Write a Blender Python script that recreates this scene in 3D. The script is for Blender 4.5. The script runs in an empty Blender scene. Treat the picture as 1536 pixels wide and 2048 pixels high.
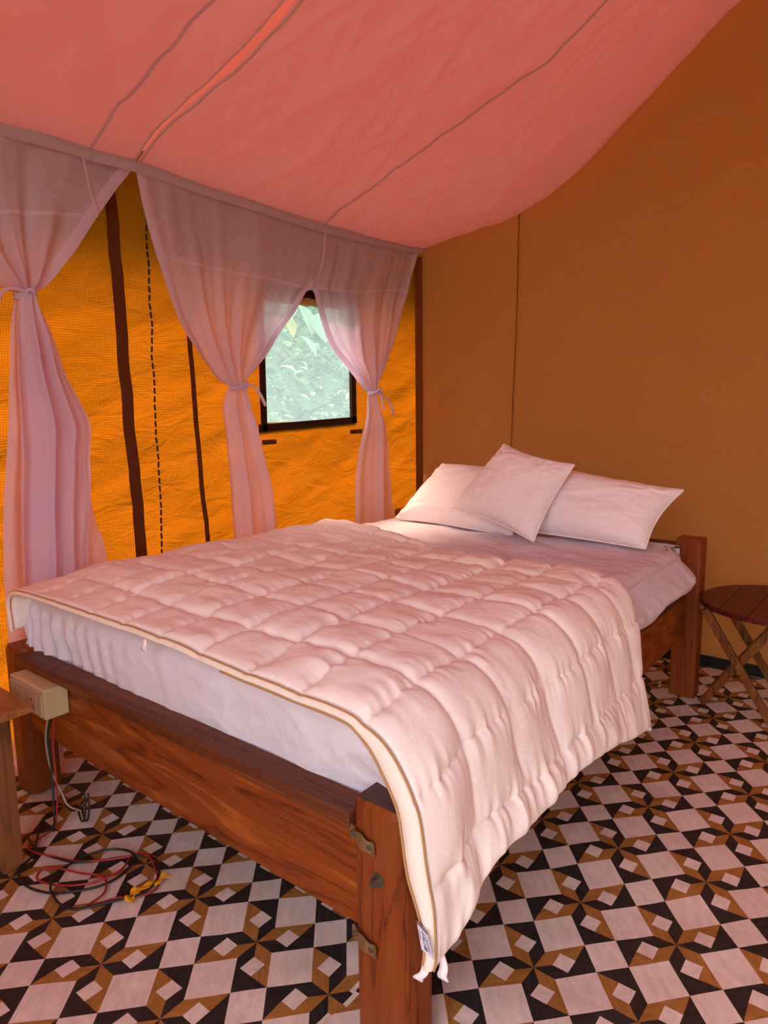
import bpy, bmesh, math, random
import numpy as np
from mathutils import Vector, Matrix

S = bpy.context.scene
C = S.collection
random.seed(7)
RNG = np.random.default_rng(11)

# ------------------------------------------------------------------ camera
YAW, PITCH, ROLL, FPX = -0.678, 0.1512, -0.0137, 1373.5
fw = Vector((math.sin(YAW)*math.cos(PITCH), math.cos(YAW)*math.cos(PITCH), -math.sin(PITCH)))
rt = Vector((math.cos(YAW), -math.sin(YAW), 0)); up = rt.cross(fw)
r2 = rt*math.cos(ROLL) + up*math.sin(ROLL); u2 = up*math.cos(ROLL) - rt*math.sin(ROLL)
cam = bpy.data.cameras.new('camera'); camo = bpy.data.objects.new('camera', cam); C.objects.link(camo)
M = Matrix((r2, u2, -fw)).transposed().to_4x4(); M.translation = (0, 0, 1.25)
camo.matrix_world = M
cam.sensor_fit = 'VERTICAL'; cam.sensor_height = 36; cam.lens = FPX/2048*36; cam.clip_start = 0.02
S.camera = camo

# ------------------------------------------------------------------ world, sun, exposure
W = bpy.data.worlds.new('sky'); S.world = W; W.use_nodes = True
nt = W.node_tree; nt.nodes.clear()
wo = nt.nodes.new('ShaderNodeOutputWorld'); bg = nt.nodes.new('ShaderNodeBackground'); sk = nt.nodes.new('ShaderNodeTexSky')
sk.sky_type = 'NISHITA'; sk.sun_disc = False; sk.sun_elevation = math.radians(58); sk.sun_rotation = math.radians(250)
sk.air_density = 1.0; sk.dust_density = 4.0; sk.ozone_density = 1.0
bg.inputs['Strength'].default_value = 1.85
hz_ = nt.nodes.new('ShaderNodeMix'); hz_.data_type = 'RGBA'; hz_.blend_type = 'MULTIPLY'; hz_.inputs[0].default_value = 1   # warm overcast haze over the whole sky
hz_.inputs[7].default_value = (1.17, 1.0, .78, 1); nt.links.new(sk.outputs[0], hz_.inputs[6]); nt.links.new(hz_.outputs[2], bg.inputs['Color']); nt.links.new(bg.outputs[0], wo.inputs['Surface'])
sun = bpy.data.lights.new('sun', 'SUN'); sun.energy = 0.7; sun.angle = math.radians(25); sun.color = (1, .95, .88)
suno = bpy.data.objects.new('sun', sun); C.objects.link(suno); suno.location = (-6, -4, 9)
SUND = Vector((-0.22, -0.25, 0.94))            # towards the sun
suno.rotation_euler = (SUND).to_track_quat('Z', 'Y').to_euler()
S.view_settings.view_transform = 'Standard'; S.view_settings.look = 'None'
S.view_settings.gamma = 1; S.view_settings.use_curve_mapping = False
S.view_settings.exposure = 0.08
cy = S.cycles
cy.max_bounces = 14; cy.diffuse_bounces = 7; cy.transmission_bounces = 10; cy.transparent_max_bounces = 16
cy.glossy_bounces = 3; cy.sample_clamp_indirect = 8

# ------------------------------------------------------------------ node helpers
class NT:
    def __init__(s, name):
        s.m = bpy.data.materials.new(name); s.m.use_nodes = True
        s.t = s.m.node_tree; s.t.nodes.clear(); s.out = s.n('ShaderNodeOutputMaterial')
    def n(s, k, **kw):
        nd = s.t.nodes.new(k)
        for a, v in kw.items():
            if a in nd.inputs.keys(): s.set(nd.inputs[a], v)
            else: setattr(nd, a, v)
        return nd
    def set(s, inp, v):
        if isinstance(v, bpy.types.NodeSocket): s.t.links.new(v, inp)
        elif isinstance(v, (tuple, list)) and len(v) == 3 and inp.type == 'RGBA': inp.default_value = (*v, 1)
        else: inp.default_value = v
    def math(s, op, a, b=0.0, c=None):
        nd = s.n('ShaderNodeMath', operation=op); s.set(nd.inputs[0], a); s.set(nd.inputs[1], b)
        if c is not None: s.set(nd.inputs[2], c)
        return nd.outputs[0]
    def mix(s, f, a, b, blend='MIX'):
        nd = s.n('ShaderNodeMix', data_type='RGBA', blend_type=blend)
        s.set(nd.inputs[0], f); s.set(nd.inputs[6], a); s.set(nd.inputs[7], b); return nd.outputs[2]
    def ramp(s, f, stops):
        nd = s.n('ShaderNodeValToRGB'); s.set(nd.inputs[0], f); e = nd.color_ramp.elements
        while len(e) < len(stops): e.new(.5)
        for q, (p, c) in zip(e, stops): q.position = p; q.color = (*c, 1) if len(c) == 3 else c
        return nd.outputs[0]
    def noise(s, vec, scale, detail=3, rough=.55, dist=0.0):
        nd = s.n('ShaderNodeTexNoise', Scale=scale, Detail=detail, Roughness=rough, Distortion=dist)
        if vec is not None: s.set(nd.inputs['Vector'], vec)
        return nd.outputs[0]
    def coord(s, scale=(1, 1, 1), rot=(0, 0, 0), kind='Object'):
        tc = s.n('ShaderNodeTexCoord'); mp = s.n('ShaderNodeMapping')
        s.t.links.new(tc.outputs[kind], mp.inputs[0]); mp.inputs['Scale'].default_value = scale; mp.inputs['Rotation'].default_value = rot
        return mp.outputs[0]
    def bump(s, h, strength=.3, dist=.01):
        nd = s.n('ShaderNodeBump', Strength=strength, Distance=dist); s.set(nd.inputs['Height'], h); return nd.outputs[0]
    def done(s, sh): s.t.links.new(sh, s.out.inputs[0]); return s.m

def m_bsdf(name, col, rough=.6, metal=0.0, spec=.4):
    t = NT(name); b = t.n('ShaderNodeBsdfPrincipled', Roughness=rough, Metallic=metal)
    t.set(b.inputs['Base Color'], col); b.inputs['Specular IOR Level'].default_value = spec
    return t.done(b.outputs[0])

def m_cloth(name, col, transl=0.0, transp=0.0, weave=900, bump=.15, wr=14, wrs=.35, tcol=None, dots=False):
    """woven cloth: diffuse + translucent (+ open weave), crumpled by fine relief"""
    t = NT(name); co = t.coord()
    h = t.noise(co, wr, 5, .6, .6)
    h2 = t.noise(co, weave, 1)
    hh = t.math('ADD', h, t.math('MULTIPLY', h2, .04))
    nrm = t.bump(hh, wrs, .02)
    v = t.noise(co, 5, 4)
    c = t.mix(t.math('MULTIPLY', v, .16), col, tuple(x*.72 for x in col))
    if dots:
        vo = t.n('ShaderNodeTexVoronoi', Scale=30.0); t.set(vo.inputs['Vector'], t.coord((1, 1, .7)))
        c = t.mix(t.math('MULTIPLY', t.math('LESS_THAN', vo.outputs['Distance'], .11), .55), c, (.98, .94, .92))
    d = t.n('ShaderNodeBsdfDiffuse', Normal=nrm); t.set(d.inputs[0], c); sh = d.outputs[0]
    if transl:
        tr = t.n('ShaderNodeBsdfTranslucent', Normal=nrm); t.set(tr.inputs[0], tcol or col)
        mx = t.n('ShaderNodeMixShader'); mx.inputs[0].default_value = transl
        t.t.links.new(sh, mx.inputs[1]); t.t.links.new(tr.outputs[0], mx.inputs[2]); sh = mx.outputs[0]
    if transp:
        tp = t.n('ShaderNodeBsdfTransparent'); mx = t.n('ShaderNodeMixShader'); mx.inputs[0].default_value = transp
        t.t.links.new(sh, mx.inputs[1]); t.t.links.new(tp.outputs[0], mx.inputs[2]); sh = mx.outputs[0]
    return t.done(sh)

def m_wood(name, axis, dark, mid, light, rough=.38, scale=1.0, seed=0.0):
    t = NT(name); sc = [9*scale]*3; sc[axis] = .8*scale
    tc = t.n('ShaderNodeTexCoord'); mp = t.n('ShaderNodeMapping'); t.t.links.new(tc.outputs['Object'], mp.inputs[0])
    mp.inputs['Scale'].default_value = sc; mp.inputs['Location'].default_value = (seed, seed*1.7, seed*.6)
    co = mp.outputs[0]
    n1 = t.noise(co, 1.1, 3, .5, 1.2)
    rings = t.math('FRACT', t.math('MULTIPLY', n1, 7.0))
    rings = t.math('PINGPONG', t.math('MULTIPLY', n1, 9.0), 1.0)
    fine = t.noise(co, 14, 4, .7)
    f = t.math('ADD', t.math('MULTIPLY', rings, .55), t.math('MULTIPLY', fine, .5))
    c = t.ramp(f, [(0.12, dark), (.4, mid), (.62, mid), (.9, light)])
    big = t.noise(co, .5, 2)
    c = t.mix(t.math('MULTIPLY', big, .55), c, dark)
    b = t.n('ShaderNodeBsdfPrincipled', Roughness=rough, Normal=t.bump(fine, .12, .003)); t.set(b.inputs['Base Color'], c)
    b.inputs['Specular IOR Level'].default_value = .2
    return t.done(b.outputs[0])

# ------------------------------------------------------------------ materials
def m_tent(name, dif, trn, fac, grid=True):
    t = NT(name); tc = t.n('ShaderNodeTexCoord'); sx = t.n('ShaderNodeSeparateXYZ'); t.t.links.new(tc.outputs['Object'], sx.inputs[0])
    co = tc.outputs['Object']
    g = 1.0
    if grid:
        P = .0092
        def line(s): return t.math('GREATER_THAN', t.math('FRACT', t.math('DIVIDE', s, P)), .27)
        g = t.math('ADD', t.math('MULTIPLY', t.math('MULTIPLY', line(sx.outputs[1]), line(sx.outputs[2])), .36), .64)
    h = t.noise(t.coord((1, 1, 2.2), (0.5, 0, 0)), 5, 5, .6, 1.0)
    nrm = t.bump(h, .42, .03)
    soft = t.math('ADD', .8, t.math('MULTIPLY', t.noise(co, 2.5, 3), .4))
    k = t.math('MULTIPLY', g, soft)
    d = t.n('ShaderNodeBsdfDiffuse', Normal=nrm); t.set(d.inputs[0], t.mix(1.0, dif, k, 'MULTIPLY'))
    tr = t.n('ShaderNodeBsdfTranslucent', Normal=nrm); t.set(tr.inputs[0], t.mix(1.0, trn, k, 'MULTIPLY'))
    mx = t.n('ShaderNodeMixShader'); mx.inputs[0].default_value = fac
    t.t.links.new(d.outputs[0], mx.inputs[1]); t.t.links.new(tr.outputs[0], mx.inputs[2])
    return t.done(mx.outputs[0])

M_WALLO = m_tent('orange_ripstop_canvas', (.28, .10, .014), (.345, .094, .0028), .6)
M_ROOF = m_tent('orange_roof_canvas', (.45, .13, .05), (.115, .024, .0165), .50, False)
M_BACK = m_cloth('brown_canvas', (.35, .125, .044), .10, 0, 500, wr=4.0, wrs=1.0, tcol=(.4, .13, .02))
M_LINER = m_cloth('rose_liner_cloth', (.80, .68, .82), .62, 0, 700, wr=5, wrs=.8, tcol=(.88, .78, .86))
M_SHEER = m_cloth('sheer_lilac_cloth', (.80, .74, .92), .5, .16, 700, wr=9, wrs=.3, tcol=(.76, .50, .70))
M_HEM = m_cloth('doubled_sheer_cloth', (.78, .67, .82), .42, .05, 700, wr=12, wrs=.3)
M_SEAM = m_cloth('grey_lilac_seam', (.60, .55, .64), .45, 0, 700, wr=12, wrs=.3)
M_SHEET = m_cloth('white_sheet_cotton', (.71, .63, .69), 0, 0, 900, wr=16, wrs=.35)
M_PILLOW = m_cloth('white_pillow_cotton', (.90, .79, .81), 0, 0, 900, wr=9, wrs=.28)
M_COMF = m_cloth('ivory_comforter_cotton', (.91, .77, .72), 0, 0, 900, wr=12, wrs=.17, dots=True)
M_BAND = m_cloth('cream_band_cotton', (.86, .72, .63), 0, 0, 900, wr=22, wrs=.3)
M_PIPE = m_bsdf('tan_piping', (.42, .22, .09), .6)
M_STRAP = m_cloth('brown_strap', (.11, .035, .014), .08, 0, 500)
M_FRAME = m_cloth('dark_brown_binding', (.035, .016, .010), 0, 0, 500)
M_BLACK = m_bsdf('black_rubber', (.012, .011, .012), .45)
M_RED = m_bsdf('red_cable_sheath', (.32, .015, .018), .35)
M_CREAMW = m_bsdf('cream_wire', (.5, .4, .3), .5)
M_PLAST = m_bsdf('aged_cream_plastic', (.52, .36, .20), .38)
M_PLAST2 = m_bsdf('pale_cream_plastic', (.50, .36, .23), .4)
M_BRASS = m_bsdf('tarnished_brass', (.38, .28, .14), .3, .9)
M_STEEL = m_bsdf('dull_steel', (.2, .17, .14), .4, .9)
M_YEL = m_bsdf('yellow_tape', (.75, .32, .01), .4)
M_TAG = m_bsdf('label_satin', (.62, .56, .66), .5)
M_INK = m_bsdf('label_ink', (.02, .015, .03), .7)
D, Md, L = (.030, .006, .002), (.26, .050, .008), (.48, .13, .02)
M_WX = m_wood('red_teak_x', 0, D, Md, L, seed=1.3)
M_WX2 = m_wood('red_teak_rail', 0, (.03, .008, .004), (.14, .035, .012), (.26, .075, .024), .5, seed=4.1)
M_WZ = m_wood('red_teak_z', 2, D, Md, (.28, .07, .02), seed=2.2)
M_WY = m_wood('red_teak_y', 1, D, Md, L, seed=3.7)
M_ENDG = m_wood('red_teak_end', 0, (.03, .010, .008), (.07, .02, .014), (.10, .03, .02), .35)
M_TABX = m_wood('light_teak_x', 0, (.10, .03, .012), (.36, .13, .04), (.50, .22, .08), .45, seed=6)
M_TABZ = m_wood('light_teak_z', 2, (.06, .02, .008), (.26, .085, .026), (.38, .13, .04), .45, seed=8)
M_STOOLY = m_wood('dark_red_wood', 1, (.02, .005, .004), (.12, .012, .013), (.20, .026, .022), .3, seed=9)
M_STLEG = m_wood('amber_leg_wood', 2, (.03, .010, .003), (.21, .055, .012), (.36, .11, .02), .35, 2.0, seed=5)

# vinyl print: pale stone, tan wood, dark wood; grain runs along U
def m_vinyl(name, a, b, grain):
    t = NT(name); tc = t.n('ShaderNodeTexCoord'); mp = t.n('ShaderNodeMapping'); t.t.links.new(tc.outputs['UV'], mp.inputs[0])
    mp.inputs['Scale'].default_value = (2.2, 34, 1) if grain else (9, 9, 1)
    n1 = t.noise(mp.outputs[0], 1.5 if grain else 1.0, 4, .65, .3)
    c = t.ramp(n1, [(.3, a), (.72, b)])
    wrn = t.noise(t.coord(), 7, 3)
    bs = t.n('ShaderNodeBsdfPrincipled', Roughness=.42, Normal=t.bump(wrn, .25, .02)); t.set(bs.inputs['Base Color'], c)
    bs.inputs['Specular IOR Level'].default_value = .4
    return t.done(bs.outputs[0])
M_V = [m_vinyl('vinyl_pale_print', (.68, .49, .42), (.84, .65, .56), False),
       m_vinyl('vinyl_tan_print', (.27, .10, .022), (.46, .19, .045), True),
       m_vinyl('vinyl_dark_print', (.012, .009, .010), (.045, .032, .030), True)]

# ------------------------------------------------------------------ mesh helpers
def obj(name, verts, faces, mat=None, parent=None, smooth=False, loc=None):
    v = np.asarray(verts, dtype=np.float64).reshape(-1, 3)
    if parent is not None:
        o0 = np.zeros(3); p = parent
        while p is not None: o0 += np.array(p.location); p = p.parent
        v = v - o0
    elif loc is not None: v = v - np.array(loc)
    me = bpy.data.meshes.new(name); me.from_pydata(v.tolist(), [], [list(f) for f in faces] if not isinstance(faces, list) else faces)
    if mat is not None: me.materials.append(mat)
    if smooth: me.shade_smooth()
    me.update()
    o = bpy.data.objects.new(name, me); C.objects.link(o)
    if parent is not None: o.parent = parent
    elif loc is not None: o.location = loc
    return o
def empty(name, loc, parent=None):
    o = bpy.data.objects.new(name, None); C.objects.link(o); o.location = loc; o.empty_display_size = .1
    if parent: o.parent = parent
    return o
def tag(o, label, cat, group=None, kind=None):
    o['label'] = label; o['category'] = cat
    if group: o['group'] = group
    if kind: o['kind'] = kind
    return o
def structure(o, label=None):
    o['kind'] = 'structure'
    if label: o['label'] = label
    return o
def gridfaces(nu, nv, off=0, flip=False):
    i, j = np.meshgrid(np.arange(nu-1), np.arange(nv-1), indexing='ij')
    a = (i*nv+j).ravel()+off; q = np.stack([a, a+nv, a+nv+1, a+1], 1)
    if flip: q = q[:, ::-1]
    return q.tolist()
def bevbox(c, s, bev=.004, seg=2, M3=None, taper=None):
    """bevelled box -> verts, faces; M3 rotates, taper=(fx,fy) scales the top"""
    bm = bmesh.new(); bmesh.ops.create_cube(bm, size=1)
    for v in bm.verts:
        v.co = Vector((v.co.x*s[0], v.co.y*s[1], v.co.z*s[2]))
        if taper and v.co.z > 0: v.co.x *= taper[0]; v.co.y *= taper[1]
    if bev: bmesh.ops.bevel(bm, geom=list(bm.edges), offset=bev, segments=seg, affect='EDGES', profile=.6)
    vs = [(M3 @ v.co if M3 else v.co) + Vector(c) for v in bm.verts]; bm.verts.index_update()
    fs = [[v.index for v in f.verts] for f in bm.faces]; bm.free()
    return [tuple(v) for v in vs], fs
def join(*parts):
    V, F = [], []
    for v, f in parts:
        o = len(V); V += list(v); F += [[i+o for i in q] for q in f]
    return V, F
def box2(a, b, bev=.004, **k):
    a = np.array(a); b = np.array(b); return bevbox((a+b)/2, b-a, bev, **k)
def bar(p, q, w, d, bev=.003, upv=(0, 1, 0)):
    """square bar from p to q; d is its thickness along upv"""
    p, q = Vector(p), Vector(q); z = (q-p).normalized(); y = Vector(upv); y = (y - z*y.dot(z)).normalized(); x = y.cross(z)
    return bevbox((p+q)/2, (w, d, (q-p).length), bev, M3=Matrix((x, y, z)).transposed())
def tube(pts, r, n=8, cap=True):
    P = np.asarray(pts, float); T = np.gradient(P, axis=0); T /= np.linalg.norm(T, axis=1)[:, None]+1e-9
    ref = np.array([0, 0, 1.0]) if abs(T[0, 2]) < .9 else np.array([1.0, 0, 0])
    a = np.cross(T[0], ref); a /= np.linalg.norm(a); V = []
    R = np.broadcast_to(r, (len(P),))
    for k in range(len(P)):
        a = a - T[k]*(a@T[k]); a /= np.linalg.norm(a)+1e-9; b = np.cross(T[k], a)
        for i in range(n):
            th = 2*math.pi*i/n; V.append(P[k]+R[k]*(a*math.cos(th)+b*math.sin(th)))
    F = []
    for k in range(len(P)-1):
        for i in range(n): F.append([k*n+i, k*n+(i+1) % n, (k+1)*n+(i+1) % n, (k+1)*n+i])
    if cap: F.append(list(range(n))[::-1]); F.append([(len(P)-1)*n+i for i in range(n)])
    return V, F
def smoothpath(pts, n=120):
    P = np.asarray(pts, float); d = np.r_[0, np.cumsum(np.linalg.norm(np.diff(P, axis=0), axis=1))]; m = len(P)
    out = []
    Q = np.vstack([2*P[0]-P[1], P, 2*P[-1]-P[-2]])
    for s in np.linspace(0, m-1-1e-6, n):
        i = int(s); t = s-i; p0, p1, p2, p3 = Q[i:i+4]
        out.append(.5*((2*p1)+(-p0+p2)*t+(2*p0-5*p1+4*p2-p3)*t*t+(-p0+3*p1-3*p2+p3)*t**3))
    return np.array(out)
def resample(P, t):
    P = np.asarray(P, float); d = np.r_[0, np.cumsum(np.linalg.norm(np.diff(P, axis=0), axis=1))]; d /= d[-1]
    return np.stack([np.interp(t, d, P[:, k]) for k in range(P.shape[1])], 1)
def sstep(a, b, x):
    t = np.clip((x-a)/(b-a), 0, 1); return t*t*(3-2*t)
_tab = RNG.random((256, 256))
def vnoise(x, y):
    x = np.asarray(x, float); y = np.asarray(y, float); i = np.floor(x).astype(int); j = np.floor(y).astype(int); u = x-i; v = y-j
    u = u*u*(3-2*u); v = v*v*(3-2*v); T = lambda a, b: _tab[a % 256, b % 256]
    return (T(i, j)*(1-u)+T(i+1, j)*u)*(1-v)+(T(i, j+1)*(1-u)+T(i+1, j+1)*u)*v - .5
def fbm(x, y, o=4):
    r = 0; a = 1
    for k in range(o): r = r+a*vnoise(x*2**k+17*k, y*2**k+31*k); a *= .5
    return r
def ridge(x, y, o=3):
    r = 0; a = 1
    for k in range(o): r = r+a*(.25-np.abs(vnoise(x*2**k+7*k, y*2**k+3*k))); a *= .5
    return r
def ribbon(path, width_dir, w, name, mat, parent, off=(0, 0, 0)):
    P = np.asarray(path, float)+np.array(off); Wd = np.asarray(width_dir, float)
    V = np.stack([P-Wd*w/2, P+Wd*w/2], 1).reshape(-1, 3)
    return obj(name, V, gridfaces(len(P), 2), mat, parent, True)

# ================================================================== THE SETTING
XW, YB = -2.50, 3.45            # window wall, back wall

# ---- floor: printed vinyl in two sheets, every motif its own face
SV, SU = .2341, .2623
def motif():
    b, a = .222, .278; xr, t = .575, .160; xc = xr-t; P = []
    for k in range(4):
        c, s = (1, 0, -1, 0)[k], (0, 1, 0, -1)[k]
        R = lambda p: (p[0]*c-p[1]*s, p[0]*s+p[1]*c)
        P.append((1, [R(p) for p in ((0, 0), (b, b), (1-b, b), (xr, 0), (xc, t), (xc-t, 0))][::-1], k))
        P.append((0, [R(p) for p in ((xr, 0), (xc, t), (xc-t, 0), (xc, -t))], k))
        P.append((2, [R(p) for p in ((0, 0), (xc-t, 0), (xc, -t), (xr, 0), (1-b, b), (1-b, -b), (b, -b))][::-1], k))
    for cx, cy_ in ((.5, .5), (.5, -.5)): P.append((0, [(cx-a, cy_-a), (cx+a, cy_-a), (cx+a, cy_+a), (cx-a, cy_+a)], 0))
    P.append((0, [(1-b, -b), (1+b, -b), (1+b, b), (1-b, b)], 0))
    return P
def vinyl(name, org, xlo, xhi, ylo, yhi, zoff):
    bm = bmesh.new(); uvl = bm.loops.layers.uv.new('UVMap'); mot = motif()
    for i in range(-14, 26):
        for j in range(-14, 30):
            x0, y0 = org[0]+i*SV, org[1]+j*SU
            if not (xlo-.3 < x0 < xhi+.3 and ylo-.3 < y0 < yhi+.3): continue
            ru = random.random()*9
            for mat, poly, k in mot:
                vs = [bm.verts.new((x0+SV*(p-q)/2, y0+SU*(p+q)/2, 0)) for p, q in poly]
                f = bm.faces.new(vs); f.material_index = mat; f.normal_update()
                if f.normal.z < 0: f.normal_flip()
                for l in f.loops:
                    q = l.vert.co; p_, q_ = (q.x-x0)/SV+(q.y-y0)/SU, (q.y-y0)/SU-(q.x-x0)/SV
                    if k % 2: p_, q_ = q_, p_
                    l[uvl].uv = (p_+ru, q_*.35+ru*3)
    bmesh.ops.remove_doubles(bm, verts=bm.verts, dist=1e-4)
    bmesh.ops.triangulate(bm, faces=bm.faces)
    bmesh.ops.subdivide_edges(bm, edges=bm.edges, cuts=1, use_grid_fill=True)
    for ax, val, s in ((0, xlo, -1), (0, xhi, 1), (1, ylo, -1), (1, yhi, 1)):
        co = [0, 0, 0]; co[ax] = val; no = [0, 0, 0]; no[ax] = s
        bmesh.ops.bisect_plane(bm, geom=bm.verts[:]+bm.edges[:]+bm.faces[:], plane_co=co, plane_no=no, clear_outer=True)
    X = np.array([v.co[:] for v in bm.verts])
    Z = zoff-.004+.010*fbm(X[:, 0]*4.5+3, X[:, 1]*4.5, 3)
    for v, z in zip(bm.verts, Z): v.co.z = min(z, .002)
    me = bpy.data.meshes.new(name); bm.to_mesh(me); bm.free()
    for m in M_V: me.materials.append(m)
    me.shade_smooth()
    return me
fl = bpy.data.objects.new('floor', vinyl('floor', (-.9296, .9398), XW, -.888, -.9, YB, 0)); C.objects.link(fl)
structure(fl, 'printed vinyl sheet flooring with pale squares and brown and black star motif')
f2 = bpy.data.objects.new('vinyl_sheet', vinyl('vinyl_sheet', (-.6125, 1.277), -.888, 2.5, -.9, YB, .001)); C.objects.link(f2); f2.parent = fl
sub = obj('subfloor', *box2((XW-.05, -1.2, -.10), (2.55, YB+.05, -.02), 0), m_bsdf('concrete', (.2, .18, .16), .9), fl)

# ---- window wall (orange ripstop), with its window opening
WY0, WY1, WZ0, WZ1 = 2.205, 2.825, 1.185, 1.785
ys = np.unique(np.r_[np.linspace(-1.2, WY0, 120), np.linspace(WY0, WY1, 24), np.linspace(WY1, YB, 24)])
zs = np.unique(np.r_[np.linspace(0, WZ0, 70), np.linspace(WZ0, WZ1, 24), np.linspace(WZ1, 2.25, 20)])
Y, Z = np.meshgrid(ys, zs, indexing='ij')
def wallx(Y, Z):
    near = np.minimum(np.maximum(np.maximum(WY0-Y, Y-WY1), np.maximum(WZ0-Z, Z-WZ1))/.12, 1); near = np.clip(near, 0, 1)
    r = ridge(Y*1.6+Z*1.3, Z*4.5-Y*2.2, 3)
    return XW+near*(.028*r+.012*fbm(Y*1.5, Z*1.2, 2))-.012*sstep(2.0, 2.2, Z)
X = wallx(Y, Z)
fs = [f for f in gridfaces(len(ys), len(zs)) if not (WY0-1e-6 <= min(Y.ravel()[f]) and max(Y.ravel()[f]) <= WY1+1e-6 and WZ0-1e-6 <= min(Z.ravel()[f]) and max(Z.ravel()[f]) <= WZ1+1e-6)]
wl = structure(obj('wall_left', np.stack([X, Y, Z], -1), fs, M_WALLO, None, True), 'glowing orange ripstop canvas side wall with window')
def on_wall(pts, off=.012):
    P = np.asarray(pts, float); return np.stack([wallx(P[:, 0], P[:, 1])+off, P[:, 0], P[:, 1]], 1)
ribbon(on_wall(resample([(1.478, 2.2), (1.483, 2.05), (1.492, 1.4), (1.512, .62), (1.53, 0.02)], np.linspace(0, 1, 60))), (0, 1, 0), .050, 'strap', M_STRAP, wl)['label'] = 'wide dark brown strap sewn down the orange wall'
ribbon(on_wall(resample([(1.80, 2.2), (1.806, 1.436), (1.815, .95), (1.837, .673), (1.86, .02)], np.linspace(0, 1, 60))), (0, 1, 0), .024, 'strap', M_STRAP, wl)['label'] = 'narrow dark brown strap sewn down the orange wall'
parts = []
for k in range(60):
    z0 = 2.0-k*.033; a = on_wall([(1.626-.022*(2-z0)/1.3+.0015*(k % 2), z0), (1.6275-.022*(2-z0)/1.3-.0015*(k % 2), z0-.024)], .014)
    parts.append(tube(a, .0042, 6))
obj('lacing', *join(*parts), M_BLACK, wl)['kind'] = 'stuff'
for y0, z0, w in ((2.215, 1.094, .082), (2.845, 1.121, .088)):
    v, f = box2((XW+.016, y0-w/2, z0-.011), (XW+.028, y0+w/2, z0+.011), .002); obj('tab', v, f, M_STRAP, wl)
# corner binding where the walls meet
ribbon(np.stack([np.full(40, XW+.035), np.full(40, YB-.035), np.linspace(0, 2.12, 40)], 1), (.707, .707, 0), .045, 'corner_binding', m_cloth('brown_binding', (.17, .055, .016)), wl)

# window
win = structure(empty('window_1', (XW, 2.52, 1.17)), 'clear film window with dark brown binding in the orange wall')
def strip(name, p, q, w):
    p, q = np.array(p), np.array(q); d = (q-p)/np.linalg.norm(q-p); n = np.array([-d[1], d[0]])
    a = [np.r_[XW-.008, p-n*w/2], np.r_[XW-.008, p+n*w/2], np.r_[XW-.008, q+n*w/2], np.r_[XW-.008, q-n*w/2]]
    b = [x+np.array([.022, 0, 0]) for x in a]
    return obj(name, a+b, [[0, 1, 2, 3], [7, 6, 5, 4], [0, 4, 5, 1], [1, 5, 6, 2], [2, 6, 7, 3], [3, 7, 4, 0]], M_FRAME, win)
strip('binding', (2.170, 1.160), (2.862, 1.184), .034); strip('binding', (2.200, 1.145), (2.206, 1.80), .028)
strip('binding', (2.842, 1.17), (2.846, 1.82), .036); strip('binding', (2.19, 1.80), (2.86, 1.82), .06)
t = NT('hazy_clear_film')
tp = t.n('ShaderNodeBsdfTransparent'); tr = t.n('ShaderNodeBsdfTranslucent', Color=(.36, .50, .66, 1)); mx = t.n('ShaderNodeMixShader')
mx.inputs[0].default_value = .22; t.t.links.new(tp.outputs[0], mx.inputs[1]); t.t.links.new(tr.outputs[0], mx.inputs[2]); M_FILM = t.done(mx.outputs[0])
obj('pane', *box2((XW-.004, 2.19, 1.165), (XW-.002, 2.85, 1.81), 0), M_FILM, win)
roll = resample([(2.20, 1.765), (2.50, 1.772), (2.84, 1.785)], np.linspace(0, 1, 30))
v, f = tube(np.c_[np.full(30, XW+.004), roll], .020+.003*np.sin(np.arange(30)*1.9), 10); obj('rolled_flap', v, f, m_cloth('tan_flap', (.55, .30, .12), .3, 0), win, True)

# ---- back wall: brown canvas gable
def gable(x): return 2.18+.52*(2.5-np.abs(x))+.15
xs = np.linspace(-2.56, 2.56, 170); vv = np.linspace(0, 1, 110)
Xg, Vg = np.meshgrid(xs, vv, indexing='ij'); Zg = Vg*gable(Xg)
low = np.exp(-((Zg-.95)/.45)**2)
Yg = YB+.030*fbm(Xg*1.1, Zg*.9, 2)+.020*low*ridge(Xg*2.2-Zg*1.2, Zg*6.5+Xg*2.4, 3)+.012*ridge(Xg*7, Zg*4, 2)+.03*ridge(Xg*1.3+Zg*1.5, Zg*1.6-Xg, 2)*low-.03*np.exp(-((Zg-.42)/.05)**2)*.3
obj('back', np.stack([Xg, Yg, Zg], -1), gridfaces(170, 110), M_BACK, None, True)
bw = C.objects['back']; bw.name = 'wall_back'; structure(bw, 'plain brown canvas end wall behind the headboard')
zz = np.linspace(.0, 2.5, 60); xx = np.interp(zz, [0, 1.0, 1.81, 2.25, 2.5], [-1.855, -1.85, -1.833, -1.826, -1.82])
yy = YB+.030*fbm(xx*1.1, zz*.9, 2)+.020*np.exp(-((zz-.95)/.45)**2)*ridge(xx*2.2-zz*1.2, zz*6.5+xx*2.4, 3)-.012
v, f = tube(np.stack([xx, yy, zz], 1), .0035, 6); obj('seam', v, f, m_cloth('brown_seam', (.26, .08, .02)), bw, True)
xx = np.linspace(-2.5, 2.5, 160)
V = np.stack([np.stack([xx, YB-.02+.008*fbm(xx*5, xx*0), 0*xx+.050+.012*fbm(xx*4, xx*0+3)], 1), np.stack([xx, YB-.05+.012*fbm(xx*6, xx*0+9), 0*xx+.002], 1)], 1)
structure(obj('trim_1', V, gridfaces(160, 2), m_bsdf('black_groundsheet', (.010, .009, .009), .6, 0, .2), None, True), 'black groundsheet edge along the foot of the brown wall')

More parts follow.
